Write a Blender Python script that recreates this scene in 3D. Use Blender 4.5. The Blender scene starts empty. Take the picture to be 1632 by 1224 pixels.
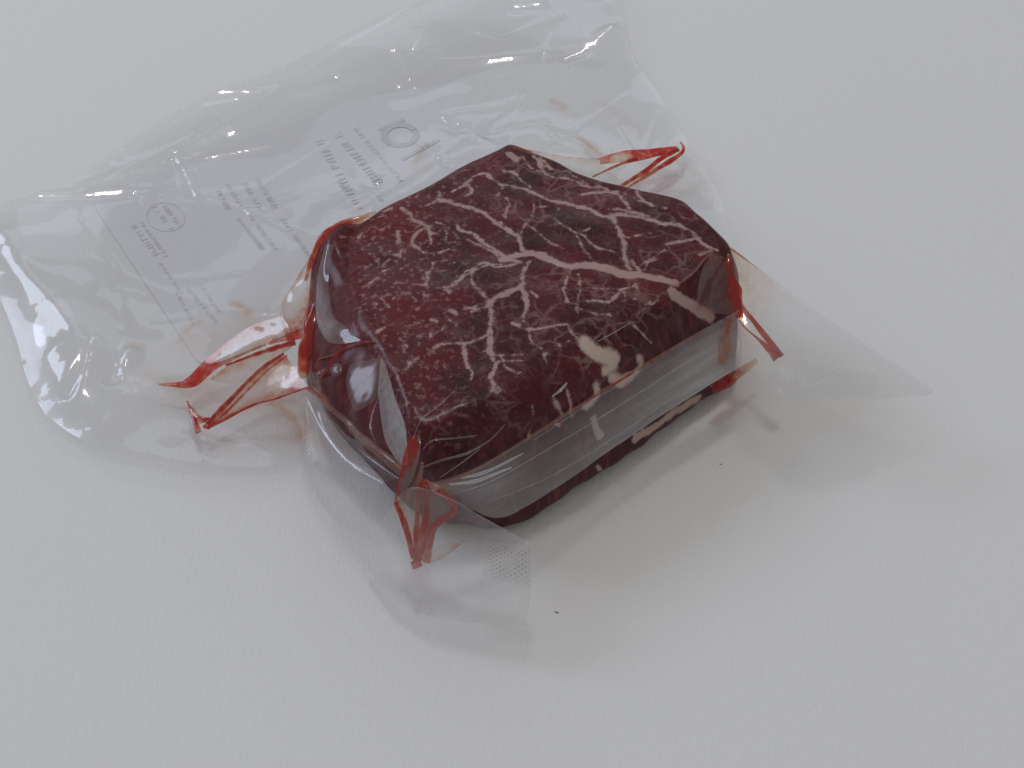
import bpy, bmesh, math, random
import numpy as np
from mathutils import Vector, Matrix
from mathutils.bvhtree import BVHTree
from mathutils.geometry import delaunay_2d_cdt
random.seed(7); rng = np.random.default_rng(7)
R = math.radians
sc = bpy.context.scene
col = sc.collection

# ------------------------------------------------------------------ camera
ELEV, DIST, HFOV = R(47), 0.50, R(36)
cam_d = bpy.data.cameras.new('camera'); cam = bpy.data.objects.new('camera', cam_d); col.objects.link(cam)
cam_d.sensor_width = 36; cam_d.lens = 18 / math.tan(HFOV / 2); cam_d.clip_start = 0.01; cam_d.clip_end = 20
CAM = Vector((0, -DIST * math.cos(ELEV), DIST * math.sin(ELEV)))
cam.location = CAM; cam.rotation_euler = (math.pi / 2 - ELEV, 0, 0)
sc.camera = cam
FPX = 816 / math.tan(HFOV / 2)
AX = Vector((1, 0, 0)); AF = -CAM.normalized(); AU = AX.cross(AF)

def ray(px, py):
    return (AF + AX * ((px - 816) / FPX) + AU * ((612 - py) / FPX)).normalized()

def at(px, py, z=0.0):                      # the point of the place at height z under a photo position
    d = ray(px, py); t = (z - CAM.z) / d.z
    return CAM + d * t

# ------------------------------------------------------------------ light
sc.view_settings.view_transform = 'Standard'; sc.view_settings.look = 'None'
sc.view_settings.exposure = 0.0; sc.view_settings.gamma = 1.0
w = bpy.data.worlds.new('World'); sc.world = w; w.use_nodes = True
bg = w.node_tree.nodes['Background']; bg.inputs[0].default_value = (1.0, 0.98, 0.955, 1); bg.inputs[1].default_value = 0.335

def window_lamp(name, az, el, dist, sx, sy, energy, color):
    ld = bpy.data.lights.new(name, 'AREA'); ld.shape = 'RECTANGLE'; ld.size = sx; ld.size_y = sy
    ld.energy = energy; ld.color = color
    o = bpy.data.objects.new(name, ld); col.objects.link(o)
    # az: 0 = straight behind the meat (+Y), positive towards the right of the picture
    p = Vector((math.sin(az) * math.cos(el), math.cos(az) * math.cos(el), math.sin(el))) * dist
    o.location = p; o.rotation_euler = (-p).to_track_quat('-Z', 'Y').to_euler()
    return p
KEY = window_lamp('window_light', R(-4), R(74), 2.2, 0.25, 0.24, 6.0, (1.0, 0.98, 0.95))
SKYW = window_lamp('sky_window_light', R(-64), R(36), 2.4, 0.8, 0.68, 14.0, (0.70, 0.79, 1.0))
FARW = window_lamp('far_window_light', R(-6), R(31), 2.4, 1.3, 0.6, 2.8, (0.78, 0.86, 1.0))

sc.cycles.transparent_max_bounces = 24; sc.cycles.max_bounces = 10; sc.cycles.transmission_bounces = 10
sc.cycles.caustics_reflective = False; sc.cycles.caustics_refractive = False
sc.cycles.sample_clamp_indirect = 4

# ------------------------------------------------------------------ helpers
def N(nt, t, **kw):
    n = nt.nodes.new(t)
    for k, v in kw.items(): setattr(n, k, v)
    return n
def mat(name):
    m = bpy.data.materials.new(name); m.use_nodes = True
    nt = m.node_tree; nt.nodes.clear()
    return m, nt, N(nt, 'ShaderNodeOutputMaterial')
def math_n(nt, op, a, b=None, clamp=False):
    n = N(nt, 'ShaderNodeMath', operation=op, use_clamp=clamp)
    for i, v in enumerate((a, b)):
        if v is None: continue
        if isinstance(v, (int, float)): n.inputs[i].default_value = v
        else: nt.links.new(v, n.inputs[i])
    return n.outputs[0]
def maprange(nt, v, a, b, c=0.0, d=1.0, smooth=True):
    n = N(nt, 'ShaderNodeMapRange'); n.interpolation_type = 'SMOOTHSTEP' if smooth else 'LINEAR'
    nt.links.new(v, n.inputs[0])
    for i, x in zip((1, 2, 3, 4), (a, b, c, d)): n.inputs[i].default_value = x
    return n.outputs[0]
def noise(nt, vec, scale, detail=3.0, rough=0.5, dist=0.0):
    n = N(nt, 'ShaderNodeTexNoise'); n.inputs['Scale'].default_value = scale; n.inputs['Detail'].default_value = detail
    n.inputs['Roughness'].default_value = rough; n.inputs['Distortion'].default_value = dist
    if vec is not None: nt.links.new(vec, n.inputs['Vector'])
    return n.outputs['Fac']
def mixc(nt, f, a, b):
    n = N(nt, 'ShaderNodeMix', data_type='RGBA')
    for i, v in ((0, f), (6, a), (7, b)):
        if isinstance(v, (int, float)): n.inputs[i].default_value = v
        elif isinstance(v, tuple): n.inputs[i].default_value = (*v, 1)
        else: nt.links.new(v, n.inputs[i])
    return n.outputs[2]
def attr(nt, name):
    return N(nt, 'ShaderNodeAttribute', attribute_name=name).outputs['Fac']

def mesh_obj(name, verts, faces, material, parent=None, attrs=None, smooth=True):
    me = bpy.data.meshes.new(name)
    me.from_pydata([tuple(v) for v in verts], [], [tuple(f) for f in faces])
    if smooth: me.polygons.foreach_set('use_smooth', [True] * len(me.polygons))
    for k, arr in (attrs or {}).items():
        a = me.attributes.new(k, 'FLOAT', 'POINT'); a.data.foreach_set('value', np.asarray(arr, dtype=np.float32))
    me.materials.append(material); me.update()
    o = bpy.data.objects.new(name, me); col.objects.link(o)
    if parent is not None: o.parent = parent
    return o

def waves(P, scale, seed, n=14):            # smooth pseudo noise in about -1..1
    r = np.random.default_rng(seed); out = np.zeros(len(P))
    for i in range(n):
        k = r.normal(size=3); k *= (scale * r.uniform(0.5, 1.6)) / np.linalg.norm(k)
        out += np.sin(P @ k + r.uniform(0, 6.28))
    return out / math.sqrt(n)

def cr(Pts, n, closed=False):               # Catmull-Rom through rows of numbers
    Pts = np.asarray(Pts, float); m = len(Pts)
    if m == 1: return np.repeat(Pts, n, 0)
    t = np.linspace(0, m if closed else m - 1, n, endpoint=not closed)
    i = np.minimum(t.astype(int), m - 1 if closed else m - 2); u = (t - i)[:, None]
    if closed: p = [Pts[(i + k) % m] for k in (-1, 0, 1, 2)]
    else:
        ext = np.vstack([2 * Pts[0] - Pts[1], Pts, 2 * Pts[-1] - Pts[-2]]); p = [ext[i + k] for k in (0, 1, 2, 3)]
    return 0.5 * (2 * p[1] + (p[2] - p[0]) * u + (2 * p[0] - 5 * p[1] + 4 * p[2] - p[3]) * u**2 + (3 * p[1] - p[0] - 3 * p[2] + p[3]) * u**3)

def grid_faces(nu, nv, wrap=False):
    f = []
    for i in range(nu - 1):
        for j in range(nv if wrap else nv - 1):
            k = (j + 1) % nv
            f.append((i * nv + j, i * nv + k, (i + 1) * nv + k, (i + 1) * nv + j))
    return f

def tag(o, label=None, cat=None, kind=None, group=None):
    if label: o['label'] = label
    if cat: o['category'] = cat
    if kind: o['kind'] = kind
    if group: o['group'] = group

# ------------------------------------------------------------------ materials
def paper_material():
    m, nt, out = mat('white_card'); b = N(nt, 'ShaderNodeBsdfPrincipled')
    tc = N(nt, 'ShaderNodeTexCoord').outputs['Object']
    mp = N(nt, 'ShaderNodeMapping'); mp.inputs['Scale'].default_value = (1.0, 0.33, 1); nt.links.new(tc, mp.inputs[0])
    n1 = noise(nt, mp.outputs[0], 900, 3, .6); n2 = noise(nt, tc, 260, 2, .5); n3 = noise(nt, tc, 9, 2, .5)
    h = math_n(nt, 'ADD', n1, math_n(nt, 'MULTIPLY', n2, 0.8))
    bm = N(nt, 'ShaderNodeBump'); bm.inputs['Strength'].default_value = 0.26; bm.inputs['Distance'].default_value = 0.0006
    nt.links.new(h, bm.inputs['Height']); nt.links.new(bm.outputs[0], b.inputs['Normal'])
    c = mixc(nt, n3, (.775, .775, .78), (.80, .80, .80)); nt.links.new(c, b.inputs['Base Color'])
    b.inputs['Roughness'].default_value = 0.85; b.inputs['Specular IOR Level'].default_value = 0.2
    nt.links.new(b.outputs[0], out.inputs[0]); return m

def film_material(name='clear_film', base_haze=0.034, emboss=0.0, rough=0.045):
    m, nt, out = mat(name)
    g = N(nt, 'ShaderNodeNewGeometry'); tc = N(nt, 'ShaderNodeTexCoord').outputs['Object']
    j = attr(nt, 'juice'); hz = attr(nt, 'haze')
    mp = N(nt, 'ShaderNodeMapping'); mp0 = N(nt, 'ShaderNodeMapping'); mp0.inputs['Rotation'].default_value = (0, 0, R(-37)); nt.links.new(tc, mp0.inputs[0]); mp.inputs['Scale'].default_value = (.07, 1, 1); nt.links.new(mp0.outputs[0], mp.inputs[0])
    # fine relief of the film
    h = noise(nt, tc, 160, 2, .5)
    bm = N(nt, 'ShaderNodeBump'); bm.inputs['Strength'].default_value = 0.12; bm.inputs['Distance'].default_value = 0.0004
    em = None
    if emboss:
        uv = N(nt, 'ShaderNodeUVMap'); sx = N(nt, 'ShaderNodeSeparateXYZ'); nt.links.new(uv.outputs[0], sx.inputs[0])
        em = maprange(nt, math_n(nt, 'MULTIPLY', math_n(nt, 'SINE', sx.outputs[0]), math_n(nt, 'SINE', sx.outputs[1])), 0.12, 0.55)
        em = math_n(nt, 'MULTIPLY', em, attr(nt, 'emboss'))
        em = math_n(nt, 'MULTIPLY', em, maprange(nt, noise(nt, tc, 230, 2, .5), .35, .6))
        h = math_n(nt, 'ADD', h, math_n(nt, 'MULTIPLY', em, 0.9))
    nt.links.new(h, bm.inputs['Height'])
    dot = N(nt, 'ShaderNodeVectorMath', operation='DOT_PRODUCT'); nt.links.new(g.outputs['Incoming'], dot.inputs[0]); nt.links.new(bm.outputs[0], dot.inputs[1])
    c = math_n(nt, 'ABSOLUTE', dot.outputs['Value'])
    f = math_n(nt, 'ADD', math_n(nt, 'MULTIPLY', math_n(nt, 'POWER', math_n(nt, 'SUBTRACT', 1.0, c, True), 4.5), 0.7), 0.058, True)
    ramp = N(nt, 'ShaderNodeValToRGB'); cr_ = ramp.color_ramp
    cr_.elements[0].position = 0; cr_.elements[0].color = (.992, .992, .994, 1)
    cr_.elements[1].position = 1; cr_.elements[1].color = (.52, .012, .012, 1)
    for p_, c_ in ((.2, (.90, .74, .60)), (.42, (.80, .36, .24)), (.7, (.74, .085, .06))):
        e = cr_.elements.new(p_); e.color = (*c_, 1)
    jn = math_n(nt, 'MULTIPLY', j, maprange(nt, noise(nt, tc, 330, 4, .62), .28, .72, .5, 1.2), True)
    nt.links.new(jn, ramp.inputs[0])
    tr = N(nt, 'ShaderNodeBsdfTransparent'); nt.links.new(ramp.outputs[0] if em is None else mixc(nt, math_n(nt, 'MULTIPLY', em, emboss), ramp.outputs[0], (.35, .35, .37)), tr.inputs[0])  # dashes tinted dark, painting the light their relief would bend away
    dif = N(nt, 'ShaderNodeBsdfDiffuse'); tl = N(nt, 'ShaderNodeBsdfTranslucent')
    dc = mixc(nt, math_n(nt, 'MULTIPLY', jn, 2.2, True), (.8, .8, .82), (.74, .022, .015))
    nt.links.new(dc, dif.inputs[0]); nt.links.new(dc, tl.inputs[0])
    ds = N(nt, 'ShaderNodeMixShader'); ds.inputs[0].default_value = .4; nt.links.new(dif.outputs[0], ds.inputs[1]); nt.links.new(tl.outputs[0], ds.inputs[2])
    hz2 = math_n(nt, 'MULTIPLY', hz, maprange(nt, noise(nt, mp.outputs[0], 420, 5, .68), .3, .72, .72, 1.2))
    hf = math_n(nt, 'ADD', math_n(nt, 'ADD', hz2, math_n(nt, 'MULTIPLY', jn, .42)), base_haze, True)
    m1 = N(nt, 'ShaderNodeMixShader'); nt.links.new(hf, m1.inputs[0]); nt.links.new(tr.outputs[0], m1.inputs[1]); nt.links.new(ds.outputs[0], m1.inputs[2])
    gl = N(nt, 'ShaderNodeBsdfGlossy')
    nt.links.new(math_n(nt, 'ADD', math_n(nt, 'MULTIPLY', hz, .35), rough, True), gl.inputs['Roughness']); nt.links.new(bm.outputs[0], gl.inputs['Normal'])
    g2 = N(nt, 'ShaderNodeBsdfGlossy'); g2.inputs['Roughness'].default_value = .27; gm = N(nt, 'ShaderNodeMixShader'); gm.inputs[0].default_value = .42
    nt.links.new(gl.outputs[0], gm.inputs[1]); nt.links.new(g2.outputs[0], gm.inputs[2])
    m2 = N(nt, 'ShaderNodeMixShader'); nt.links.new(f, m2.inputs[0]); nt.links.new(m1.outputs[0], m2.inputs[1]); nt.links.new(gm.outputs[0], m2.inputs[2])
    nt.links.new(m2.outputs[0], out.inputs[0]); return m

def meat_material():
    m, nt, out = mat('marbled_beef'); b = N(nt, 'ShaderNodeBsdfPrincipled')
    tc = N(nt, 'ShaderNodeTexCoord').outputs['Object']
    v = attr(nt, 'vein'); side = attr(nt, 'side'); fleck = attr(nt, 'fleck'); pale = attr(nt, 'pale')
    nA = noise(nt, tc, 480, 4, .62); nB = noise(nt, tc, 1300, 3, .6)
    edge = math_n(nt, 'ADD', math_n(nt, 'MULTIPLY', math_n(nt, 'SUBTRACT', nA, .5), 1.9), math_n(nt, 'MULTIPLY', math_n(nt, 'SUBTRACT', nB, .5), 1.1))
    vv = math_n(nt, 'ADD', v, math_n(nt, 'ADD', edge, math_n(nt, 'MULTIPLY', math_n(nt, 'SUBTRACT', noise(nt, tc, 120, 2, .5), .5), 1.1)))
    fp = N(nt, 'ShaderNodeMix', data_type='FLOAT'); nt.links.new(pale, fp.inputs[0]); nt.links.new(maprange(nt, vv, -.34, .44), fp.inputs[2]); nt.links.new(maprange(nt, vv, -.7, 1.1), fp.inputs[3])
    fat = math_n(nt, 'MAXIMUM', math_n(nt, 'MULTIPLY', fp.outputs[0], .94), math_n(nt, 'MULTIPLY', maprange(nt, vv, -.8, .2), .16))
    # finer net of veins that splits the muscle into bundles
    def net(scale, amp, w0, seed_off, g0, g1, gs):
        mo = N(nt, 'ShaderNodeMapping'); mo.inputs['Location'].default_value = (seed_off, seed_off * .7, 0); nt.links.new(tc, mo.inputs[0])
        dn = N(nt, 'ShaderNodeTexNoise'); dn.inputs['Scale'].default_value = scale * 1.6; dn.inputs['Detail'].default_value = 2; nt.links.new(mo.outputs[0], dn.inputs['Vector'])
        mx = N(nt, 'ShaderNodeVectorMath', operation='MULTIPLY_ADD'); nt.links.new(dn.outputs['Color'], mx.inputs[0]); mx.inputs[1].default_value = (amp,) * 3; nt.links.new(mo.outputs[0], mx.inputs[2])
        vo = N(nt, 'ShaderNodeTexVoronoi', feature='DISTANCE_TO_EDGE'); vo.inputs['Scale'].default_value = scale; nt.links.new(mx.outputs[0], vo.inputs['Vector'])
        gate = maprange(nt, noise(nt, mo.outputs[0], gs, 2, .5), g0, g1)
        ed = math_n(nt, 'ADD', vo.outputs['Distance'], math_n(nt, 'MULTIPLY', math_n(nt, 'SUBTRACT', nB, .5), .06))
        return math_n(nt, 'MULTIPLY', math_n(nt, 'SUBTRACT', 1.0, maprange(nt, ed, 0.0, w0), True), gate)
    netc = math_n(nt, 'MAXIMUM', math_n(nt, 'MULTIPLY', net(120, .007, .10, .3, .42, .60, 75), .30), math_n(nt, 'MULTIPLY', net(290, .002, .11, .9, .44, .62, 100), .14))
    hair = math_n(nt, 'MULTIPLY', math_n(nt, 'MULTIPLY', netc, maprange(nt, fleck, .2, .8, 1, .25)), maprange(nt, side, 0, 1, .9, .08))
    fl = math_n(nt, 'MULTIPLY', maprange(nt, noise(nt, tc, 560, 3, .55), .50, .74), fleck)
    fat2 = math_n(nt, 'MAXIMUM', fat, math_n(nt, 'MAXIMUM', hair, math_n(nt, 'MULTIPLY', fl, .66)), True)
    red = mixc(nt, maprange(nt, noise(nt, tc, 60, 3, .6), .28, .72), (.024, .0009, .0026), (.108, .0042, .0095))
    # fibres on the sides
    mp = N(nt, 'ShaderNodeMapping'); mp.inputs['Rotation'].default_value = (0, R(12), R(35)); mp.inputs['Scale'].default_value = (1, 1, .16); nt.links.new(tc, mp.inputs[0])
    fib = maprange(nt, noise(nt, mp.outputs[0], 420, 4, .6), .45, .75)
    redS = mixc(nt, fib, (.045, .004, .008), (.15, .028, .034))
    crim = attr(nt, 'crimson'); red = mixc(nt, math_n(nt, 'MULTIPLY', crim, maprange(nt, noise(nt, tc, 130, 3, .6), .3, .7, .35, 1)), red, (.150, .0075, .012)); redS = mixc(nt, math_n(nt, 'MULTIPLY', crim, .4), redS, (.15, .010, .014))
    red2 = mixc(nt, side, red, redS)
    red2 = mixc(nt, maprange(nt, nB, .3, .8), red2, mixc(nt, .25, red2, (.105, .009, .013)))
    fatc = mixc(nt, noise(nt, tc, 180, 2, .5), (.36, .215, .20), (.47, .33, .30))
    fatc = mixc(nt, pale, fatc, (.55, .44, .37))
    c = mixc(nt, fat2, red2, fatc)
    nt.links.new(c, b.inputs['Base Color'])
    b.inputs['Roughness'].default_value = .5; b.inputs['Specular IOR Level'].default_value = .15
    b.inputs['Subsurface Weight'].default_value = .12; b.inputs['Subsurface Radius'].default_value = (1, .35, .25); b.inputs['Subsurface Scale'].default_value = .0012
    b.inputs['Coat Weight'].default_value = .28; b.inputs['Coat Roughness'].default_value = .22
    h = math_n(nt, 'ADD', math_n(nt, 'MULTIPLY', fat2, .5), math_n(nt, 'ADD', noise(nt, tc, 300, 4, .6), math_n(nt, 'MULTIPLY', nB, .3)))
    bm = N(nt, 'ShaderNodeBump'); bm.inputs['Strength'].default_value = .3; bm.inputs['Distance'].default_value = .0005
    nt.links.new(h, bm.inputs['Height']); nt.links.new(bm.outputs[0], b.inputs['Normal'])
    bm2 = N(nt, 'ShaderNodeBump'); bm2.inputs['Strength'].default_value = .22; bm2.inputs['Distance'].default_value = .0006
    nt.links.new(math_n(nt, 'ADD', noise(nt, tc, 220, 3, .55), math_n(nt, 'MULTIPLY', fat2, .15)), bm2.inputs['Height']); nt.links.new(bm2.outputs[0], b.inputs['Coat Normal'])
    nt.links.new(b.outputs[0], out.inputs[0]); return m

def plain(name, c, rough=.6, bump=0):
    m, nt, out = mat(name); b = N(nt, 'ShaderNodeBsdfPrincipled'); tc = N(nt, 'ShaderNodeTexCoord').outputs['Object']
    nt.links.new(mixc(nt, noise(nt, tc, 200, 3, .5), tuple(x * .96 for x in c), tuple(min(1, x * 1.03) for x in c)), b.inputs['Base Color'])
    b.inputs['Roughness'].default_value = rough; nt.links.new(b.outputs[0], out.inputs[0]); return m

M_paper = paper_material(); M_film = film_material(); M_seal = film_material('embossed_film', .04, .40, .12); M_seal_faint = film_material('faint_embossed_film', .03, .14, .12)
M_frost = film_material('frosted_film', .05, False, .14)
M_soft = film_material('stretched_film', .015, 0.0, .24)
M_meat = meat_material()
M_label = plain('label_paper', (.770, .770, .790), .7); M_print = plain('label_print', (.69, .69, .71), .8); M_letter = plain('letter_print', (.64, .64, .66), .8)
M_fibre = plain('dark_fibre', (.12, .12, .12), .8)

# ------------------------------------------------------------------ the setting
S = 1.6
ground = mesh_obj('ground', [(-S, -S, 0), (S, -S, 0), (S, S, 0), (-S, S, 0)], [(0, 1, 2, 3)], M_paper, smooth=False)
tag(ground, 'white textured card that the packed meat lies on', 'card', 'structure')

# ------------------------------------------------------------------ the meat
TOP = [(580, 364, .0432), (604, 332, .0440), (700, 281, .0452), (788, 238, .0455), (816, 226, .0455), (850, 238, .0455), (932, 271, .0455), (1008, 293, .0455), (1085, 317, .0450),
       (1138, 353, .0442), (1164, 386, .0437), (1142, 409, .0442), (1078, 460, .0450), (1000, 520, .0453), (920, 574, .0453), (830, 632, .0453), (740, 674, .0450), (664, 692, .0445),
       (638, 640, .0450), (606, 560, .0450), (578, 500, .0445), (570, 440, .0436)]
BOT = [(500, 560, .002), (600, 490, .002), (700, 440, .002), (790, 400, .002), (818, 392, .002), (850, 402, .002), (940, 446, .002), (1010, 460, .002), (1085, 486, .002),
       (1140, 520, .002), (1166, 552, .002), (1164, 606, .002), (1128, 641, .002), (1050, 697, .002), (966, 756, .002), (886, 807, .002), (796, 845, .002), (690, 832, .002),
       (630, 795, .002), (570, 725, .002), (520, 660, .002), (488, 618, .002)]
MID = {17: (665, 770, .02), 18: (628, 735, .024), 19: (560, 672, .026), 20: (512, 612, .0275), 21: (500, 500, .0315), 0: (519, 388, .0380)}
nT = 760
def ring(ctrl): return cr([tuple(at(*c)) for c in ctrl], nT, True)
T3 = ring(TOP); B3 = ring(BOT)
midc = []
for i in range(len(TOP)):
    if i in MID: midc.append(tuple(at(*MID[i])))
    else:
        a_, b_ = at(*TOP[i]), at(*BOT[i]); p = a_ * .5 + b_ * .5
        ctr = Vector((.005, .0, p.z)); p += (p - ctr).normalized() * .0025; midc.append(tuple(p))
M3 = cr(midc, nT, True)
C3 = T3.mean(0); C3[2] = .0462
def unit(v): return v / np.linalg.norm(v, axis=1, keepdims=True)
inward = unit(C3 - T3); r_in = np.interp(np.abs((np.arange(nT) / nT * len(TOP) - 14.6)), [0, 2.0, 3.2], [.0115, .0095, .0034])[:, None]
Tin = T3 + inward * r_in; Tin[:, 2] = T3[:, 2] + .0002
Tdn = T3 + unit(M3 - T3) * r_in
rings = []
nTop, nArc, nWall = 170, 14, 70
for s in np.linspace(0.003, 1, nTop):
    s2 = s ** .8
    p = C3 + (Tin - C3) * s2; p[:, 2] = Tin[:, 2] * s2**2 + C3[2] * (1 - s2**2); rings.append(p)
for u in np.linspace(0, 1, nArc + 1)[1:]:
    Tc = T3 * .92 + (Tin + Tdn) * .04
    rings.append(Tin * (1 - u)**2 + 2 * u * (1 - u) * Tc + u * u * Tdn)
Bup = B3 + np.array([0, 0, .004])
for u in np.linspace(0, 1, nWall + 1)[1:]:
    ctrl = 2 * M3 - .5 * Tdn - .5 * Bup
    rings.append(Tdn * (1 - u)**2 + 2 * u * (1 - u) * ctrl + u * u * Bup)
for u in np.linspace(0, 1, 8)[1:]:
    Bin = B3 + unit((C3 - B3) * np.array([1, 1, 0])) * .004
    rings.append(Bup * (1 - u)**2 + 2 * u * (1 - u) * B3 + u * u * Bin)
rings.append(B3 * .5 + np.array([*B3[:, :2].mean(0), .002]) * .5)
nR = len(rings)
V = np.vstack(rings)
ridx = np.repeat(np.arange(nR), nT)
wallness = np.clip((ridx - nTop) / 12.0, 0, 1)
cen = np.array([C3[0], C3[1], .02]); Dn = unit(V - cen)
topness = 1 - wallness
V[:, 2] += topness * np.minimum(ridx / 20., 1) * (waves(V, 130, 3) * .00030 + waves(V, 420, 4) * .00018)
V += Dn * (wallness * (waves(V, 150, 5) * .0009 + waves(V, 420, 6) * .0004))[:, None]
V[:, 2] = np.maximum(V[:, 2], .0016)
F = grid_faces(nR, nT, True)
V = np.vstack([V, C3[None] + np.array([[0, 0, .0]])]); c_i = len(V) - 1
F += [(c_i, (j + 1) % nT, j) for j in range(nT)]
F = [tuple(reversed(f)) for f in F]
bvh = BVHTree.FromPolygons([Vector(v) for v in V], [f for f in F])
def on_meat(px, py):
    h = bvh.ray_cast(CAM, ray(px, py)); return h[0]

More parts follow.
